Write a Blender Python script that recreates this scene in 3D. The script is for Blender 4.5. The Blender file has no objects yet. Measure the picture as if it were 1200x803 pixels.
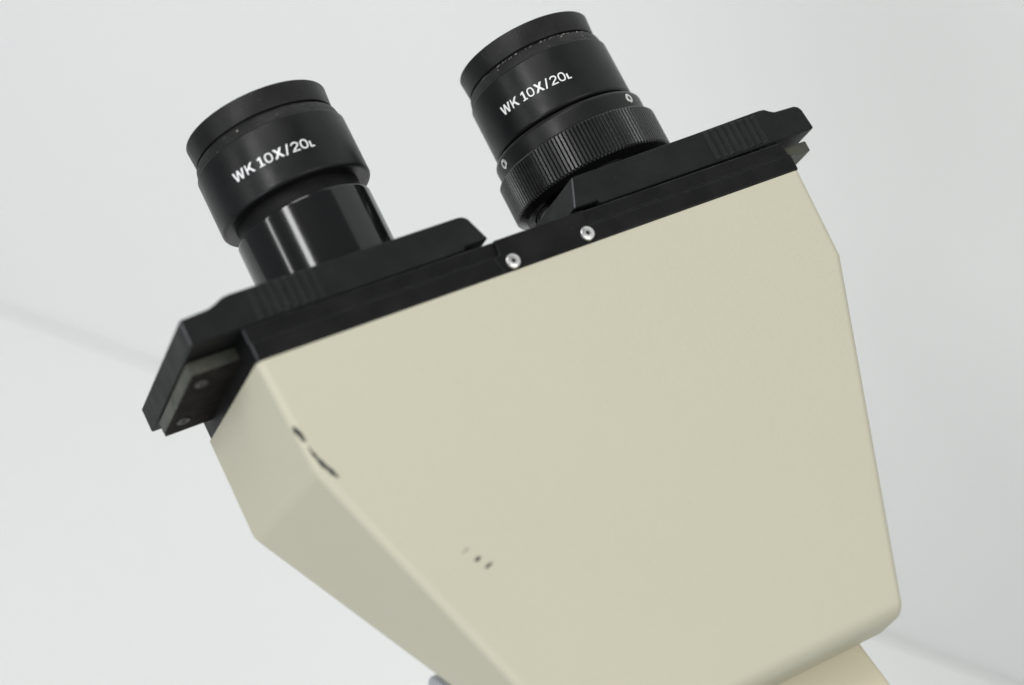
import bpy, bmesh, math, random
from mathutils import Vector, Matrix
from mathutils.bvhtree import BVHTree

random.seed(7)
S = bpy.context.scene
COL = S.collection
MM = 0.001
U = 0.450                      # height of the head's datum above the table (m)
TH = math.radians(60)          # tilt of the tube axis from the vertical
# head axes (X across, Y through the head, Z along the tubes; millimetres) -> world
HEAD = Matrix.Translation((0, 0, U)) @ Matrix.Rotation(-TH, 4, 'X') @ Matrix.Scale(MM, 4)

# ------------------------------------------------------------------ camera
cam_d = bpy.data.cameras.new("camera")
cam = bpy.data.objects.new("camera", cam_d)
COL.objects.link(cam)
S.camera = cam
right = Vector((0.84029, -0.53967, 0.05164))
down = Vector((-0.31549, -0.56425, -0.76295))
fwd = Vector((0.44088, 0.62481, -0.64439))
loc = Vector((-0.20397529, -0.27695393, 0.26456559 + U))
m3 = Matrix((right, -down, -fwd)).transposed()
cam.matrix_world = Matrix.Translation(loc) @ m3.normalized().to_4x4()
cam_d.sensor_width = 36.0
cam_d.lens = 2275.826 / 1200 * 36.0
cam_d.clip_start = 0.01
cam_d.clip_end = 50
cam_d.dof.use_dof = True
cam_d.dof.focus_distance = 0.462
cam_d.dof.aperture_fstop = 8.0

# ------------------------------------------------------------------ world and lamps
W = bpy.data.worlds.new("World")
S.world = W
W.use_nodes = True
bg = W.node_tree.nodes["Background"]
bg.inputs[0].default_value = (0.93, 0.97, 1.0, 1)
bg.inputs[1].default_value = 0.27

S.view_settings.view_transform = 'Standard'
S.view_settings.look = 'None'
S.view_settings.exposure = 0.0
S.view_settings.gamma = 1.0


def area(name, pos, target, sx, sy, watts, color=(1, 1, 1), long_dir=None):
    d = bpy.data.lights.new(name, 'AREA')
    d.shape = 'RECTANGLE'
    d.size, d.size_y = sx, sy
    d.energy = watts
    d.color = color
    o = bpy.data.objects.new(name, d)
    COL.objects.link(o)
    z = (Vector(pos) - Vector(target)).normalized()
    y = Vector(long_dir or (0, 1, 0.01))
    y = (y - z * y.dot(z)).normalized()
    x = y.cross(z)
    o.matrix_world = Matrix.Translation(pos) @ Matrix((x, y, z)).transposed().to_4x4()
    return o


tube_pt = Vector((-0.047, 0.033, U + 0.0))
ZH = (0, 0.866, 0.5)
area("high_fill", (0.40, -1.30, 1.80), (0.05, 0, U), 1.3, 1.3, 12, (1.0, 0.985, 0.95))  # added soft fill from high behind the camera
area("far_fill", (-0.30, 0.25, 1.8), (0.05, 0.05, U), 0.6, 0.6, 5.0, (1.0, 0.99, 0.96))  # added overhead fill, mainly for the table and wall
area("side_fill", (-1.45, -0.95, U + 0.32), (0, 0, U), 1.0, 1.0, 12.0, (0.94, 0.965, 1.0), (0, 0, 1))  # added fill from the left for the housing's side
area("tube_lamp_wide", tube_pt + 1.4 * Vector((-0.629, -0.085, 0.772)), tube_pt, 0.19, 0.8, 7.6, (1, 1, 1), ZH)
area("tube_lamp_narrow", tube_pt + 1.5 * Vector((-0.926, 0.165, 0.339)), tube_pt, 0.085, 0.9, 2.9, (1, 1, 1), ZH)


# ------------------------------------------------------------------ materials
def mat(name, color, rough=0.5, spec=0.5, metal=0.0, bump=None, tint=None, rvar=None, coat=0.0, wear=None):
    """bump = (scale per metre, strength, distance m); tint = (scale, color2, lo, hi); rvar = (scale, amount)"""
    m = bpy.data.materials.new(name)
    m.use_nodes = True
    nt = m.node_tree
    b = nt.nodes["Principled BSDF"]
    b.inputs["Base Color"].default_value = (*color, 1)
    b.inputs["Roughness"].default_value = rough
    b.inputs["Specular IOR Level"].default_value = spec
    b.inputs["Metallic"].default_value = metal
    b.inputs["Coat Weight"].default_value = coat
    tc = nt.nodes.new("ShaderNodeTexCoord")

    def noise(scale, detail=3.0, r=0.55):
        n = nt.nodes.new("ShaderNodeTexNoise")
        n.inputs["Scale"].default_value = scale
        n.inputs["Detail"].default_value = detail
        n.inputs["Roughness"].default_value = r
        nt.links.new(tc.outputs["Object"], n.inputs["Vector"])
        return n.outputs["Fac"]

    def ramp(fac, lo, hi, c0, c1):
        r = nt.nodes.new("ShaderNodeValToRGB")
        r.color_ramp.elements[0].position = lo
        r.color_ramp.elements[1].position = hi
        r.color_ramp.elements[0].color = (*c0, 1)
        r.color_ramp.elements[1].color = (*c1, 1)
        nt.links.new(fac, r.inputs[0])
        return r.outputs[0]

    if tint:
        out = ramp(noise(tint[0], 4.0), tint[2], tint[3], color, tint[1])
        if len(tint) > 4:                      # second, finer fleck layer: (scale, colour, lo, hi)
            mx = nt.nodes.new("ShaderNodeMix")
            mx.data_type = 'RGBA'
            sc2, c2, lo2, hi2 = tint[4]
            nt.links.new(ramp(noise(sc2, 2.0, 0.6), lo2, hi2, (0, 0, 0), (1, 1, 1)), mx.inputs[0])
            nt.links.new(out, mx.inputs[6])
            mx.inputs[7].default_value = (*c2, 1)
            out = mx.outputs[2]
        nt.links.new(out, b.inputs["Base Color"])
    if wear:
        g = nt.nodes.new("ShaderNodeNewGeometry")
        bv = nt.nodes.new("ShaderNodeBevel")
        bv.samples = 6
        bv.inputs["Radius"].default_value = wear[3]
        dt = nt.nodes.new("ShaderNodeVectorMath")
        dt.operation = 'DOT_PRODUCT'
        nt.links.new(g.outputs["True Normal"], dt.inputs[0])
        nt.links.new(bv.outputs[0], dt.inputs[1])
        mx = nt.nodes.new("ShaderNodeMix")
        mx.data_type = 'RGBA'
        ml = nt.nodes.new("ShaderNodeMath")
        ml.operation = 'MULTIPLY'
        nt.links.new(ramp(dt.outputs["Value"], wear[1], wear[2], (1, 1, 1), (0, 0, 0)), ml.inputs[0])
        nt.links.new(ramp(noise(350, 4.0, 0.7), 0.35, 0.65, (0.25, 0.25, 0.25), (1, 1, 1)), ml.inputs[1])
        nt.links.new(ml.outputs[0], mx.inputs[0])
        src = b.inputs["Base Color"].links
        if src:
            nt.links.new(src[0].from_socket, mx.inputs[6])
        else:
            mx.inputs[6].default_value = (*color, 1)
        mx.inputs[7].default_value = (*wear[0], 1)
        nt.links.new(mx.outputs[2], b.inputs["Base Color"])
    if rvar:
        mr = nt.nodes.new("ShaderNodeMapRange")
        mr.inputs[1].default_value = 0.3
        mr.inputs[2].default_value = 0.7
        mr.inputs[3].default_value = rough - rvar[1]
        mr.inputs[4].default_value = rough + rvar[1]
        nt.links.new(noise(rvar[0], 5.0), mr.inputs[0])
        nt.links.new(mr.outputs[0], b.inputs["Roughness"])
    if bump:
        bp = nt.nodes.new("ShaderNodeBump")
        bp.inputs["Strength"].default_value = bump[1]
        bp.inputs["Distance"].default_value = bump[2]
        nt.links.new(noise(bump[0], 2.0), bp.inputs["Height"])
        nt.links.new(bp.outputs[0], b.inputs["Normal"])
    return m


BEIGE = mat("beige_enamel", (0.493, 0.4715, 0.366), 0.52, 0.3, bump=(1300, 0.25, 0.0003),
            tint=(9, (0.505, 0.484, 0.378), 0.35, 0.65, (900, (0.45, 0.43, 0.32), 0.70, 0.78)), rvar=(60, 0.05))
TAN = mat("tan_enamel", (0.56, 0.51, 0.37), 0.45, 0.4, bump=(1500, 0.12, 0.0003), tint=(12, (0.575, 0.525, 0.385), 0.35, 0.65))
BLACK = mat("black_crackle_enamel", (0.0065, 0.0071, 0.007), 0.52, 0.16, bump=(2600, 0.35, 0.0004),
            tint=(120, (0.011, 0.012, 0.0118), 0.4, 0.7, (1500, (0.045, 0.048, 0.045), 0.72, 0.77)), rvar=(90, 0.08), wear=((0.05, 0.052, 0.055), 0.80, 0.97, 0.0005))
DARK = mat("black_satin_enamel", (0.0045, 0.0047, 0.0047), 0.48, 0.13, bump=(2200, 0.25, 0.0003),
           tint=(150, (0.009, 0.009, 0.009), 0.4, 0.7, (1300, (0.04, 0.04, 0.037), 0.72, 0.77)), rvar=(80, 0.08), wear=((0.075, 0.076, 0.08), 0.80, 0.97, 0.0005))
MATT = mat("black_anodised", (0.007, 0.0073, 0.0076), 0.34, 0.22, bump=(3500, 0.12, 0.0002),
           tint=(200, (0.0095, 0.0095, 0.010), 0.35, 0.7), rvar=(180, 0.06))
RUBBER = mat("black_moulded_plastic", (0.0085, 0.0086, 0.0085), 0.40, 0.21, bump=(2500, 0.2, 0.0003),
             tint=(160, (0.013, 0.013, 0.0125), 0.45, 0.75, (1100, (0.06, 0.058, 0.05), 0.71, 0.77)), rvar=(120, 0.1))
DUSTY = mat("dusty_black_anodised", (0.008, 0.008, 0.008), 0.5, 0.28, bump=(3000, 0.4, 0.0004),
            tint=(260, (0.02, 0.0205, 0.02), 0.42, 0.72, (900, (0.34, 0.33, 0.29), 0.70, 0.74)), rvar=(120, 0.1))
GLOSS = mat("black_gloss_enamel", (0.004, 0.0041, 0.0042), 0.13, 0.5, rvar=(40, 0.015))
KNURL = mat("black_knurled_metal", (0.007, 0.0072, 0.0075), 0.28, 0.42, bump=(3000, 0.1, 0.0002), rvar=(200, 0.06))
STEEL = mat("bright_steel", (0.66, 0.66, 0.65), 0.32, 0.5, 1.0, rvar=(600, 0.08))
DULL = mat("dull_bronze_steel", (0.085, 0.085, 0.067), 0.55, 0.4, 0.5, bump=(900, 0.3, 0.0003),
           tint=(180, (0.048, 0.053, 0.043), 0.35, 0.7, (420, (0.20, 0.23, 0.18), 0.62, 0.74)), rvar=(150, 0.1))
KNOBM = mat("grey_metal", (0.36, 0.38, 0.41), 0.40, 0.5, 0.35, rvar=(150, 0.05))
BROWN = mat("brown_black_shade", (0.012, 0.0105, 0.009), 0.75, 0.04, tint=(300, (0.024, 0.021, 0.018), 0.4, 0.7), rvar=(150, 0.08))
GLINT = mat("grey_edge_glint", (0.075, 0.08, 0.088), 0.4, 0.5, tint=(500, (0.05, 0.053, 0.058), 0.35, 0.7), rvar=(200, 0.08))  # pale grey stands in for light reflected by the chamfers
DIM = mat("dim_screw_steel", (0.06, 0.06, 0.054), 0.45, 0.3, 0.3, rvar=(200, 0.08))
HOLE = mat("dark_recess", (0.06, 0.06, 0.06), 0.7, 0.2)
WHITE = mat("white_ink", (0.74, 0.75, 0.75), 0.55, 0.3, tint=(700, (0.66, 0.67, 0.67), 0.45, 0.75))
CHIP = mat("bare_dark_metal", (0.022, 0.022, 0.022), 0.55, 0.3, tint=(900, (0.07, 0.07, 0.065), 0.4, 0.75))
FADED = mat("worn_dark_speck", (0.22, 0.21, 0.18), 0.6, 0.3, tint=(900, (0.34, 0.32, 0.25), 0.4, 0.7))
GLASS = mat("coated_glass", (0.01, 0.012, 0.02), 0.03, 0.6, coat=0.5)
PAPER = mat("white_paper", (0.775, 0.785, 0.775), 0.75, 0.2, bump=(60, 0.08, 0.002), tint=(4, (0.765, 0.775, 0.768), 0.3, 0.7))


# ------------------------------------------------------------------ mesh helpers
def finish(name, bm, material, parent=None, smooth=35, mods=None, frame=HEAD):
    """links the bmesh (built in head millimetres) as ONE mesh object"""
    bm.transform(frame)
    if parent is not None:
        bm.transform(Matrix.Translation(-ROOT.location))
    bmesh.ops.recalc_face_normals(bm, faces=bm.faces)
    me = bpy.data.meshes.new(name)
    bm.to_mesh(me)
    bm.free()
    me.materials.append(material)
    if smooth:
        for p in me.polygons:
            p.use_smooth = True
        me.set_sharp_from_angle(angle=math.radians(smooth))
    o = bpy.data.objects.new(name, me)
    COL.objects.link(o)
    if parent is not None:
        o.parent = parent
    if mods:
        wn = o.modifiers.new("weighted_normal", 'WEIGHTED_NORMAL')
        wn.keep_sharp = True
    return o


def glint_edge(o, test):
    """gives the vertical chamfers of a painted part the grey glint material"""
    o.data.materials.append(GLINT)
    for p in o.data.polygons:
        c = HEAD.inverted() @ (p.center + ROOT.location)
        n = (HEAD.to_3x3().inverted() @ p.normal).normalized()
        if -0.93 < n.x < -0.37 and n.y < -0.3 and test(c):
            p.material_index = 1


def tag(o, label=None, category=None, kind=None, group=None):
    for k, v in (("label", label), ("category", category), ("kind", kind), ("group", group)):
        if v:
            o[k] = v
    return o


def bevel_edges(bm, edges, off, seg=3):
    bmesh.ops.bevel(bm, geom=list(edges), offset=off, segments=seg, profile=0.5, affect='EDGES', clamp_overlap=True)


def hull_prism(bm, A, B):
    """two matching rings of points joined by side faces"""
    va = [bm.verts.new(p) for p in A]
    vb = [bm.verts.new(p) for p in B]
    bm.faces.new(va)
    bm.faces.new(vb[::-1])
    n = len(A)
    for i in range(n):
        bm.faces.new((va[i], vb[i], vb[(i + 1) % n], va[(i + 1) % n]))
    return va, vb


def box(bm, x0, x1, y0, y1, z0, z1):
    return hull_prism(bm, [(x0, y0, z0), (x1, y0, z0), (x1, y0, z1), (x0, y0, z1)],
                      [(x0, y1, z0), (x1, y1, z0), (x1, y1, z1), (x0, y1, z1)])


def lathe(bm, profile, cx, cy, seg=160, closed=True):
    """profile [(r, z)] turned round the axis x=cx, y=cy; closed joins last ring to first"""
    rings = []
    for r, z in profile:
        rings.append([bm.verts.new((cx + r * math.cos(2 * math.pi * i / seg), cy + r * math.sin(2 * math.pi * i / seg), z))
                      for i in range(seg)])
    k = len(rings)
    for j in range(k if closed else k - 1):
        a, b = rings[j], rings[(j + 1) % k]
        for i in range(seg):
            bm.faces.new((a[i], a[(i + 1) % seg], b[(i + 1) % seg], b[i]))
    return rings


def round_profile(pts, rad, seg=4):
    """rounds the corners of an open (r,z) profile; rad per point (0 = sharp)"""
    out = []
    n = len(pts)
    for i, p in enumerate(pts):
        r = rad[i] if isinstance(rad, (list, tuple)) else rad
        if r == 0:
            out.append(p)
            continue
        a, c = Vector(pts[i - 1]), Vector(pts[(i + 1) % n])
        p = Vector(p)
        d1, d2 = (a - p), (c - p)
        r1, r2 = min(r, d1.length * .45), min(r, d2.length * .45)
        q1, q2 = p + d1.normalized() * r1, p + d2.normalized() * r2
        for k in range(seg + 1):
            t = k / seg
            out.append(tuple((1 - t) ** 2 * q1 + 2 * t * (1 - t) * p + t * t * q2))
    return out


# ------------------------------------------------------------------ setting: one sheet of white paper, table then wall
N_F = Vector((0.84849, 0.52921, 0)).normalized()      # level direction towards the wall
T_F = Vector((N_F.y, -N_F.x, 0))
D_F = 0.34866                                         # distance of the table's far edge along N_F


def slab(name, s0, s1, t0, t1, z0, z1):
    bm = bmesh.new()
    pts = [N_F * s + T_F * t for s, t in ((s0, t0), (s1, t0), (s1, t1), (s0, t1))]
    hull_prism(bm, [tuple(p + Vector((0, 0, z0))) for p in pts], [tuple(p + Vector((0, 0, z1))) for p in pts])
    bmesh.ops.recalc_face_normals(bm, faces=bm.faces)
    bevel_edges(bm, bm.edges, 0.0018, 4)
    return tag(finish(name, bm, PAPER, smooth=40, frame=Matrix.Identity(4)), kind="structure")


slab("tabletop", -0.40, D_F, -1.0, 1.0, -0.03, 0.0)
slab("wall", D_F + 0.0005, D_F + 0.06, -1.6, 1.6, -0.6, 1.1)

# ------------------------------------------------------------------ the microscope
ROOT = bpy.data.objects.new("microscope", None)
COL.objects.link(ROOT)
ROOT.location = (0, -0.085, 0)
ROOT.empty_display_size = 0.05
tag(ROOT, "cream binocular microscope head with black sliding eyepieces on a white sheet", "microscope")

# --- housing
front = [(-72.6, 0.0, 0), (72.2, 0.0, 0), (71.4, 0.71, -22.9), (40.9, 3.2, -103.9), (-43.3, 3.2, -103.6), (-70.9, 0.8, -25.9)]
rear = [(-74.0, 49.0, 0), (74.0, 49.0, 0), (75.3, 42.2, -23.5), (43.0, 18.6, -105.6), (-41.0, 18.3, -105.6), (-76.6, 41.4, -26.2)]
bm = bmesh.new()
hull_prism(bm, front, rear)
bmesh.ops.recalc_face_normals(bm, faces=bm.faces)
top_e = [e for e in bm.edges if all(abs(v.co.z) < 1e-6 for v in e.verts)]
low_e = [e for e in bm.edges if all(v.co.z < -100 for v in e.verts) and abs(e.verts[0].co.x - e.verts[1].co.x) > 20]
rest = [e for e in bm.edges if e not in top_e and e not in low_e]
bevel_edges(bm, [e for e in low_e if all(v.co.y < 5 for v in e.verts)], 3.2, 7)
bmesh.ops.recalc_face_normals(bm, faces=bm.faces)
bevel_edges(bm, [e for e in bm.edges if len(e.link_faces) == 2 and e.calc_face_angle() > math.radians(22)
                 and not all(abs(v.co.z) < 1e-6 for v in e.verts)], 1.8, 6)
bmesh.ops.recalc_face_normals(bm, faces=bm.faces)
BVH = BVHTree.FromBMesh(bm)
finish("housing", bm, BEIGE, ROOT, smooth=40, mods=True)


# --- chipped paint: thin patches of bare metal hugging the housing's surface
def chip(outline, material, label=None, proud=0.05):
    bm = bmesh.new()
    vs = [bm.verts.new((x, 0, z)) for x, z in outline]
    bm.faces.new(vs)
    bmesh.ops.triangulate(bm, faces=bm.faces[:])
    bmesh.ops.subdivide_edges(bm, edges=bm.edges[:], cuts=2, use_grid_fill=True)
    for v in bm.verts:
        hit = BVH.ray_cast(Vector((v.co.x, -40, v.co.z)), Vector((0, 1, 0)))
        v.co.y = (hit[0].y if hit[0] else 0.0)
        if hit[1]:
            v.co += hit[1] * proud
    r = bmesh.ops.extrude_face_region(bm, geom=bm.faces[:])
    for g in r['geom']:
        if isinstance(g, bmesh.types.BMVert):
            g.co.y += 0.25
    o = finish("paint_chip", bm, material, ROOT, smooth=50)
    if label:
        o["label"] = label
    return o


def streak(pts, widths, n=4):
    """outline of a ragged stroke through pts (x, z)"""
    L, Rr = [], []
    for i in range(len(pts) - 1):
        a, b = Vector(pts[i]), Vector(pts[i + 1])
        d = (b - a).normalized()
        nn = Vector((-d.y, d.x))
        for k in range(n + (1 if i == len(pts) - 2 else 0)):
            t = k / n
            w = (widths[i] * (1 - t) + widths[i + 1] * t) * random.uniform(0.6, 1.35)
            p = a.lerp(b, t)
            L.append(tuple(p + nn * w))
            Rr.append(tuple(p - nn * w))
    return L + Rr[::-1]


chip(streak([(-71.1, -15.2), (-70.95, -16.4), (-70.45, -17.4), (-70.4, -18.6), (-70.1, -19.4)], [0.14, 0.5, 0.5, 0.42, 0.12], 3), CHIP, "short dark chip on the left front edge of the housing")
chip(streak([(-70.1, -20.3), (-69.85, -22.0), (-69.35, -23.6), (-68.85, -25.1), (-68.15, -26.4), (-67.6, -27.6), (-66.9, -28.8)], [0.08, 0.26, 0.26, 0.44, 0.52, 0.42, 0.1], 3), CHIP,
     "long dark crooked chip on the left front edge of the housing")
def tick(x, z, half, w, material, label):
    chip(streak([(x - half * .96, z - half * .28), (x, z), (x + half * .96, z + half * .28)], [w * .6, w, w * .45], 3), material, label)


tick(-48.4, -52.8, 0.95, 0.24, FADED, "faint upper scratch of three on the front of the housing")
tick(-46.75, -55.4, 0.8, 0.38, CHIP, "dark middle scratch of three on the front of the housing")
tick(-45.1, -57.5, 1.0, 0.3, CHIP, "lower slanting scratch of three on the front of the housing")

# --- black base plate on top of the housing
bm = bmesh.new()
prof = [(0.15, 0.05), (-0.15, 0.25), (-0.15, 4.2), (0.6, 4.75), (0.6, 8.0), (51.5, 8.0), (51.5, 0.05)]
hull_prism(bm, [(-72.3, y, z) for y, z in prof], [(71.9, y, z) for y, z in prof])
bmesh.ops.recalc_face_normals(bm, faces=bm.faces)
bevel_edges(bm, [e for e in bm.edges if abs(e.verts[0].co.x - e.verts[1].co.x) < 0.01], 0.8, 3)
bmesh.ops.recalc_face_normals(bm, faces=bm.faces)
glint_edge(finish("base_plate", bm, DARK, ROOT, smooth=35, mods=True), lambda c: c.x < -71)
bm = bmesh.new()
prof = [(-10.5, 8.05), (-11.0, 4.6), (-12.6, 3.9), (-11.9, 0.3), (12.7, 0.3), (13.3, 3.9), (12.6, 4.6), (13.1, 8.05)]
hull_prism(bm, [(x, -0.45, z) for x, z in prof], [(x, 6.0, z) for x, z in prof])
bmesh.ops.recalc_face_normals(bm, faces=bm.faces)
bevel_edges(bm, [e for e in bm.edges if all(v.co.y < 0 for v in e.verts)], 0.35, 3)
finish("stop_plate", bm, DARK, ROOT, smooth=35, mods=True)


# --- screws
def disc_screw(name, parent, origin, axis, r, h, socket, material, hole_r_sides=6, label=None):
    """round-headed screw with a hex socket; axis points out of the surface"""
    axis = Vector(axis).normalized()
    bm = bmesh.new()
    seg = 36
    def ring(rad, z, sides=None):
        return [bm.verts.new((rad * math.cos(2 * math.pi * i / seg), rad * math.sin(2 * math.pi * i / seg), z)) for i in range(seg)]
    def hexring(rad, z):
        out = []
        for i in range(seg):
            a = 2 * math.pi * i / seg
            k = math.cos(math.pi / 6) / math.cos((a % (math.pi / 3)) - math.pi / 6)
            out.append(bm.verts.new((rad * k * math.cos(a), rad * k * math.sin(a), z)))
        return out
    rs = [ring(r, -0.3), ring(r, h * 0.35), ring(r * 0.93, h * 0.75), ring(r * 0.76, h), hexring(socket * 1.12, h * 0.95),
          hexring(socket, h * 0.75), hexring(socket * 0.95, -h * 0.3)]
    for a, b in zip(rs, rs[1:]):
        for i in range(seg):
            bm.faces.new((a[i], a[(i + 1) % seg], b[(i + 1) % seg], b[i]))
    bm.faces.new(rs[-1])
    bm.faces.new(rs[0][::-1])
    bm.transform(Matrix.Translation(origin) @ axis.to_track_quat('Z', 'Y').to_matrix().to_4x4())
    o = finish(name, bm, material, parent, smooth=30)
    bm = bmesh.new()
    vs = [bm.verts.new((socket * 0.97 * math.cos(math.pi / 3 * i), socket * 0.97 * math.sin(math.pi / 3 * i), -h * 0.1)) for i in range(6)]
    bm.faces.new(vs)
    rr = bmesh.ops.extrude_face_region(bm, geom=bm.faces[:])
    for g in rr['geom']:
        if isinstance(g, bmesh.types.BMVert):
            g.co.z -= h * 0.15
    bm.transform(Matrix.Translation(origin) @ axis.to_track_quat('Z', 'Y').to_matrix().to_4x4())
    finish("socket", bm, HOLE, o, smooth=0)
    if label:
        o["label"] = label
    return o


for sx, sz in ((-8.7, 2.05), (11.4, 2.35)):
    disc_screw("screw", ROOT, (sx, -0.45, sz), (0, -1, 0), 1.75, 0.6, 0.5, STEEL)


# --- the two slides that carry the tubes
def slide(outline, ribs, name="eyepiece_slide", label=None):
    bm = bmesh.new()
    hull_prism(bm, [(x, 0.0, z) for x, z in outline], [(x, 52.0, z) for x, z in outline])
    bmesh.ops.recalc_face_normals(bm, faces=bm.faces)
    fe = [e for e in bm.edges if all(v.co.y < 0.01 for v in e.verts)]
    de = [e for e in bm.edges if abs(e.verts[0].co.y - e.verts[1].co.y) > 10]
    bevel_edges(bm, fe + de, 0.85, 4)
    x0, x1, z0, z1, n = ribs
    p = (x1 - x0) / n
    for k in range(n):                       # moulded grip ridges on the front face
        a = x0 + p * k
        ring = [(a + 0.10 * p, 0.1), (a + 0.40 * p, -0.55), (a + 0.48 * p, -0.66), (a + 0.62 * p, -0.66), (a + 0.70 * p, -0.55), (a + 0.82 * p, 0.1)]
        hull_prism(bm, [(x, y, z0) for x, y in ring], [(x, y, z1 - 0.02 * k) for x, y in ring])
    o = finish(name, bm, BLACK, ROOT, smooth=35, mods=True)
    xe = min(p[0] for p in outline)
    glint_edge(o, lambda c: c.x < xe + 2.5)
    if label:
        o["label"] = label
    return o


slide([(-84.0, 8.0), (-84.0, 14.1), (-77.2, 14.5), (-75.6, 15.0), (-73.6, 15.9), (-72.0, 16.15), (-15.6, 16.02), (-14.5, 15.75), (-13.6, 15.0), (-11.3, 9.1), (-17.5, 9.1), (-17.7, 8.25)],
      (-68.3, -51.8, 8.8, 15.7, 8), label="left black slide with ribbed grip and open end beyond the housing")
slide([(82.0, 8.7), (81.5, 13.9), (81.0, 15.0), (79.9, 15.55), (74.0, 15.75), (72.9, 16.3), (71.6, 17.2), (70.0, 17.35), (50.0, 16.9), (14.9, 16.4), (11.8, 9.1), (18.5, 9.1), (18.7, 8.25), (70, 8.5)],
      (52.3, 68.6, 9.2, 16.55, 8), label="right black slide with ribbed grip")


# --- metal guide rails sticking out from under the slides
def rail(x0, x1, y0, y1, z0, z1, screws, label):
    bm = bmesh.new()
    box(bm, x0, x1, y0, y1, z0, z1)
    bmesh.ops.recalc_face_normals(bm, faces=bm.faces)
    bevel_edges(bm, bm.edges, 0.3, 2)
    o = finish("guide_rail", bm, DULL, ROOT, smooth=35, mods=True)
    o["label"] = label
    if screws:
        bm = bmesh.new()
        box(bm, x0 + 0.15, x1, y0 + 0.1, y1 - 0.1, z0 - 0.55, z0 - 0.02)
        finish("underside_shade_sheet", bm, BROWN, o, smooth=0)  # added dark sheet; shade under the rail painted as its colour
    for sx, sy in screws:
        disc_screw("rail_screw", o, (sx, sy, z0 - 0.55), (0, 0, -1), 1.6, 0.5, 0.8, DIM)
    return o


rail(-83.6, -50, 9.4, 45.6, 4.65, 7.75, [(-80.6, 14.5), (-80.6, 37.5)], "dull metal rail under the left slide with two screws below")
rail(50, 80.2, 3.2, 42.0, 4.5, 7.3, [], "greenish dull metal rail under the right slide")

# --- tubes
EX, EY = 36.87, 29.02
ZL, ZR = 64.2, 61.8


def tube(cx, z0, z1, r, material, label=None):
    bm = bmesh.new()
    lathe(bm, [(r, z0), (r, z0 + 0.5), (r, z1 - 0.8), (r, z1 - 0.35), (r - 0.12, z1 - 0.1), (r - 0.4, z1), (r - 1.2, z1), (r - 1.2, z0)], cx, EY, 192)
    o = finish("eyepiece_tube", bm, material, ROOT, smooth=30)
    if label:
        o["label"] = label
    return o


tube(-EX, 15.0, 36.8, 16.8, GLOSS, "glossy black tube of the left eyepiece")
tube(EX, 15.0, 40.0, 16.8, GLOSS, "black tube hidden inside the knurled ring of the right eyepiece")


# --- lettering bent round a barrel
def ribbon(path, w, closed=False):
    """faces of a stroked line with mitred joins: list of quads"""
    n = len(path)
    P = [Vector(p) for p in path]
    L, Q = [], []
    for i in range(n):
        if closed or 0 < i < n - 1:
            d1 = (P[i] - P[i - 1]).normalized()
            d2 = (P[(i + 1) % n] - P[i]).normalized()
        elif i == 0:
            d1 = d2 = (P[1] - P[0]).normalized()
        else:
            d1 = d2 = (P[i] - P[i - 1]).normalized()
        n1, n2 = Vector((-d1.y, d1.x)), Vector((-d2.y, d2.x))
        m = (n1 + n2).normalized()
        k = min(1.0 / max(m.dot(n1), 0.3), 2.2)
        L.append(P[i] + m * (w / 2 * k))
        Q.append(P[i] - m * (w / 2 * k))
    out = []
    for i in range(n if closed else n - 1):
        j = (i + 1) % n
        out.append([L[i], L[j], Q[j], Q[i]])
    return out


def glyph(ch, w):
    """(outlines, width) of one character, capital height 1, stroke w"""
    h = w / 2
    if ch == 'W':
        return [[(0, 1), (.20, 1), (.35, .30), (.53, 1), (.71, 1), (.89, .30), (1.04, 1), (1.24, 1), (.99, 0), (.80, 0), (.62, .68), (.44, 0), (.25, 0)]], 1.24
    if ch == 'K':
        a = [(0, 0), (w, 0), (w, .30), (.32, .43), (.60, 0), (.83, 0), (.46, .58), (.80, 1), (.56, 1), (w, .53), (w, 1), (0, 1)]
        return [a], .83
    if ch == '1':
        return [[(0, 0), (.52, 0), (.52, .13), (.36, .13), (.36, 1), (.22, 1), (.0, .86), (.0, .70), (.17, .80), (.17, .13), (0, .13)]], .52
    if ch == '0':
        p = [(.36 + (.36 - h) * math.copysign(abs(math.cos(t)) ** .75, math.cos(t)), .5 + (.5 - h) * math.copysign(abs(math.sin(t)) ** .9, math.sin(t)))
             for t in [2 * math.pi * k / 32 for k in range(32)]]
        return ribbon(p, w, True), .72
    if ch == 'X':
        c = .45
        a = [(0, 0), (.24, 0), (c, .33), (.66, 0), (.90, 0), (c + .13, .50), (.87, 1), (.64, 1), (c, .69), (.26, 1), (.03, 1), (c - .13, .50)]
        return [a], .90
    if ch == '/':
        return [[(0, -.04), (.15, -.04), (.46, 1.04), (.31, 1.04)]], .46
    if ch == '2':
        p = [(.09, .72)]
        for k in range(13):
            t = math.radians(172 - 205 * k / 12)
            p.append((.36 + (.35 - h) * math.cos(t), .69 + (.31 - h) * math.sin(t)))
        p += [(.13, h + .10), (.10, h), (.70, h)]
        q = ribbon(p[1:-2] , w)
        q.append([(0, 0), (.71, 0), (.71, w * .95), (.25, w * .95), (.0, w * .8)])
        return q, .72
    if ch == 'L':
        return [[(0, 0), (.40, 0), (.40, .13), (.155, .13), (.155, .64), (0, .64)]], .40


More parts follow.
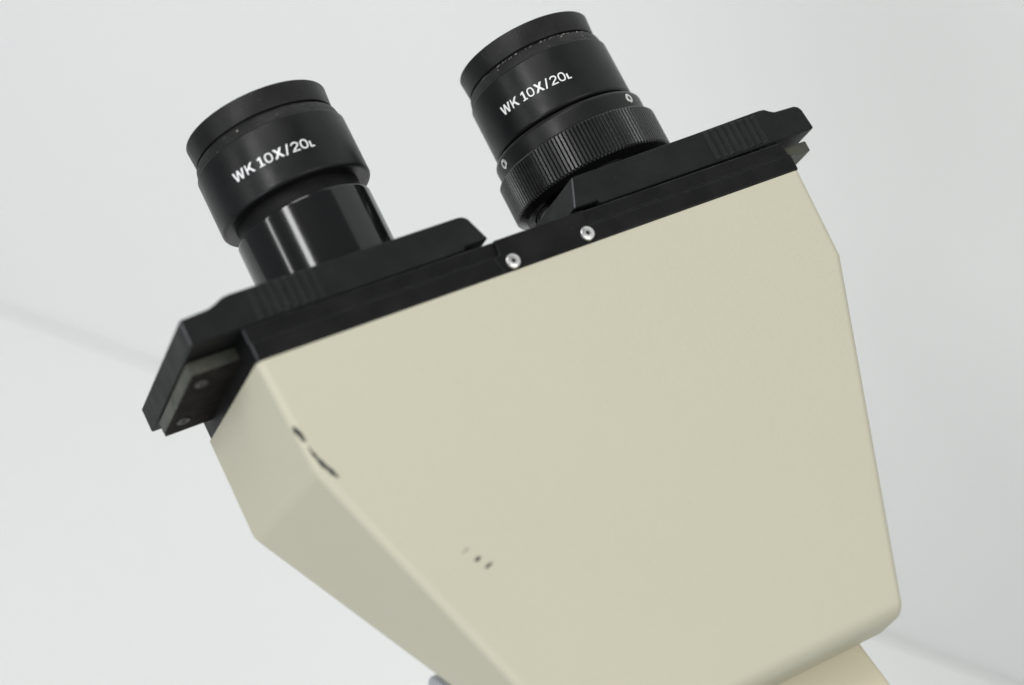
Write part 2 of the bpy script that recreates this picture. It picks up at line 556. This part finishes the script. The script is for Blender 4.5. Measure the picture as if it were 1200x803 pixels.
def lettering(parent, cx, zt, r, az0, az1, zbase0, zbase1, height):
    W_ = 0.132
    bm = bmesh.new()
    x = 0.0
    for ch, gap in (('W', .16), ('K', .44), ('1', .13), ('0', .11), ('X', .12), ('/', .17), ('2', .13), ('0', .13), ('L', 0)):
        outs, wd = glyph(ch, W_)
        for lay, o in enumerate(outs):
            vs = [bm.verts.new((x + p[0], p[1], 0.03 if ch == '2' and lay == len(outs) - 1 else 0.0)) for p in o]
            bm.faces.new(vs)
        x += wd + gap
    x1 = x
    bmesh.ops.remove_doubles(bm, verts=bm.verts, dist=1e-5)
    bmesh.ops.triangulate(bm, faces=bm.faces[:])
    for k in range(1, 110):
        bmesh.ops.bisect_plane(bm, geom=bm.verts[:] + bm.edges[:] + bm.faces[:], plane_co=(x1 * k / 110, 0, 0), plane_no=(1, 0, 0))
    rr = bmesh.ops.extrude_face_region(bm, geom=bm.faces[:])
    ext = {g for g in rr['geom'] if isinstance(g, bmesh.types.BMVert)}
    for v in bm.verts:
        u = v.co.x / x1
        a = math.radians(az0 + (az1 - az0) * u)
        z = zbase0 + (zbase1 - zbase0) * u + v.co.y * height
        rad = r + (0.04 if v in ext else -0.08) + v.co.z
        v.co = Vector((cx + rad * math.cos(a), EY + rad * math.sin(a), z))
    return finish("lettering", bm, WHITE, parent, smooth=0)


# --- eyepieces: eyecup, shoulder ring, barrel, lens, lettering
def eyepiece(cx, zt, az0, az1, zb0, zb1, label):
    bm = bmesh.new()
    pr = round_profile([(16.7, zt - 23.8), (18.3, zt - 23.8), (18.75, zt - 23.2), (18.72, zt - 9.0), (18.5, zt - 8.75), (15.5, zt - 8.75), (15.5, zt - 23.8)],
                       [0, 0.3, 0.3, 0.15, 0.1, 0, 0], 3)
    lathe(bm, pr, cx, EY, 192)
    o = finish("eyepiece", bm, MATT, ROOT, smooth=30)
    o["label"] = label
    bm = bmesh.new()
    lathe(bm, [(15.4, zt - 36.0), (15.4, zt - 23.6), (12.0, zt - 23.6), (12.0, zt - 36.0)], cx, EY, 160)
    finish("sleeve", bm, DARK, o, smooth=30)
    bm = bmesh.new()
    lathe(bm, [(18.42, zt - 8.73), (17.9, zt - 6.5), (17.55, zt - 6.05), (15.5, zt - 6.05), (15.5, zt - 8.73)], cx, EY, 192)
    finish("shoulder_ring", bm, DUSTY, o, smooth=30)
    bm = bmesh.new()
    lathe(bm, [(16.6, zt - 6.03), (16.6, zt - 5.4), (15.5, zt - 5.4), (15.5, zt - 6.03)], cx, EY, 160)
    finish("groove_ring", bm, DARK, o, smooth=30)
    bm = bmesh.new()
    pr = round_profile([(17.4, zt - 5.38), (17.78, zt), (13.5, zt), (11.2, zt - 4.2), (11.2, zt - 5.38)], [0.25, 0.35, 0.3, 0, 0], 4)
    lathe(bm, pr, cx, EY, 192)
    finish("eyecup", bm, RUBBER, o, smooth=30)
    bm = bmesh.new()
    rs = []
    for k in range(9):
        a = k / 8
        rs.append((11.1 * a + 0.02, zt - 4.9 + 1.1 * (1 - a * a)))
    rs += [(11.1, zt - 5.6), (0.02, zt - 5.6)]
    lathe(bm, rs, cx, EY, 72)
    finish("lens", bm, GLASS, o, smooth=30)
    lettering(o, cx, zt, 18.75, az0, az1, zb0, zb1, 2.35)
    return o


eyepiece(-EX, ZL, -145.6, -82.3, 46.45, 46.35, "left eyepiece with white lettering on its black barrel")
RIGHT_EYEPIECE = eyepiece(EX, ZR, -158.9, -98.0, 44.15, 43.75, "right eyepiece with white lettering above the knurled ring")

# --- crumbs of pale dust caught in the groove of the right eyepiece
DUST = mat("pale_dust", (0.50, 0.49, 0.45), 0.9, 0.1, tint=(900, (0.25, 0.245, 0.22), 0.4, 0.7))
bm = bmesh.new()
for k in range(70):
    az = random.gauss(-84, 16) if k < 30 else random.uniform(-170, -40)
    a0 = math.radians(az)
    ln = random.uniform(0.08, 0.34) * (1.6 if random.random() < 0.2 else 1)
    hz, zc = random.uniform(0.03, 0.075), ZR - 6.02 - abs(random.gauss(0, 0.14))
    rr_ = 17.55 + 0.75 * (ZR - 6.05 - zc) * 0.5
    pts = []
    for t in (-0.5, -0.15, 0.2, 0.5):
        a = a0 + ln * t / 17.5
        pts.append((a, hz * random.uniform(0.3, 1.0), random.uniform(-0.03, 0.03)))
    ring = [(a, zc + dz + h) for a, h, dz in pts] + [(a, zc + dz - h) for a, h, dz in pts[::-1]]
    hull_prism(bm, [(EX + (rr_ + 0.10) * math.cos(a), EY + (rr_ + 0.10) * math.sin(a), z) for a, z in ring],
               [(EX + (rr_ - 0.15) * math.cos(a), EY + (rr_ - 0.15) * math.sin(a), z) for a, z in ring])
o = finish("dust", bm, DUST, RIGHT_EYEPIECE, smooth=0)
o["kind"] = "stuff"

# --- locking collar and knurled focusing ring of the right tube
bm = bmesh.new()
pr = round_profile([(19.9, 32.3), (20.0, 36.4), (19.5, 37.2), (16.9, 37.2), (16.9, 32.3)], [0, 0.4, 0.3, 0, 0], 3)
lathe(bm, pr, EX, EY, 192)
collar = finish("locking_collar", bm, MATT, ROOT, smooth=30)
for az in (-178.7, -61.2, 58.0):
    a = math.radians(az)
    nrm = Vector((math.cos(a), math.sin(a), 0))
    disc_screw("set_screw", collar, Vector((EX, EY, 34.75)) + nrm * 19.95, nrm, 1.25, 0.22, 0.62, STEEL)

bm = bmesh.new()
NK = 134
shape = [(0.0, 0.0), (0.30, 0.02), (0.56, 0.0), (0.68, -0.12), (0.78, -0.28), (0.90, -0.12)]     # (part of pitch, radial offset)
seg = NK * len(shape)
zs = [(20.55, -2.3, 0), (21.5, -0.75, 0), (21.75, -0.3, 1), (22.2, 0.0, 1), (31.5, 0.0, 1), (31.85, -0.3, 1), (31.95, -0.7, 0), (32.15, -1.3, 0), (32.15, -4.3, 0), (20.55, -4.3, 0)]
rings = []
for z, dr, kn in zs:
    ring = []
    for i in range(seg):
        ph, off = shape[i % len(shape)]
        a = 2 * math.pi * (i // len(shape) + ph) / NK
        r = 21.35 + (min(dr, off) if kn else dr)
        ring.append(bm.verts.new((EX + r * math.cos(a), EY + r * math.sin(a), z)))
    rings.append(ring)
for j in range(len(rings)):
    a, b = rings[j], rings[(j + 1) % len(rings)]
    for i in range(seg):
        bm.faces.new((a[i], a[(i + 1) % seg], b[(i + 1) % seg], b[i]))
finish("focusing_ring", bm, KNURL, ROOT, smooth=20)

# --- neck, clamp knob and the stand that carries the head (below the picture)
bm = bmesh.new()
hull_prism(bm, [(-35.7, 18.0, -100.0), (35.0, 18.0, -100.0), (41.5, 18.6, -132.0), (-41.5, 18.6, -132.0)],
           [(-35.7, 62, -66.0), (35.0, 62, -66.0), (41.5, 82, -120.0), (-41.5, 82, -120.0)])
bmesh.ops.recalc_face_normals(bm, faces=bm.faces)
bevel_edges(bm, bm.edges, 1.2, 4)
finish("neck", bm, TAN, ROOT, smooth=40, mods=True)
bm = bmesh.new()
kp = Vector((-50, 36, -74.5))
prof = round_profile([(0.05, -5), (4.2, -5), (4.2, 5), (0.05, 5)], [0, 0.8, 0.8, 0], 3)
lathe(bm, prof, 0, 0, 48, closed=True)
bm.transform(Matrix.Translation(kp) @ Matrix.Rotation(math.radians(-90), 4, 'Y'))
knob = finish("clamp_knob", bm, KNOBM, ROOT, smooth=30)
bm = bmesh.new()
lathe(bm, [(0.05, -12), (2.2, -12), (2.2, 14), (0.05, 14)], 0, 0, 32)
bm.transform(Matrix.Translation(kp + Vector((11, 0, 0))) @ Matrix.Rotation(math.radians(90), 4, 'Y'))
finish("shaft", bm, KNOBM, knob, smooth=30)

ID = Matrix.Identity(4)
bm = bmesh.new()
hull_prism(bm, [(-0.034, -0.130, 0.03), (0.034, -0.130, 0.03), (0.034, -0.062, 0.03), (-0.034, -0.062, 0.03)],
           [(-0.036, -0.112, U - 0.104), (0.036, -0.112, U - 0.104), (0.036, -0.060, U - 0.125), (-0.036, -0.060, U - 0.125)])
bmesh.ops.recalc_face_normals(bm, faces=bm.faces)
bevel_edges(bm, bm.edges, 0.006, 4)
finish("column", bm, TAN, ROOT, smooth=40, mods=True, frame=ID)
bm = bmesh.new()
hull_prism(bm, [(-0.075, -0.170, 0.0), (0.075, -0.170, 0.0), (0.065, 0.0, 0.0), (-0.065, 0.0, 0.0)],
           [(-0.070, -0.165, 0.036), (0.070, -0.165, 0.036), (0.058, -0.006, 0.028), (-0.058, -0.006, 0.028)])
bmesh.ops.recalc_face_normals(bm, faces=bm.faces)
bevel_edges(bm, bm.edges, 0.005, 4)
finish("foot", bm, TAN, ROOT, smooth=40, mods=True, frame=ID)
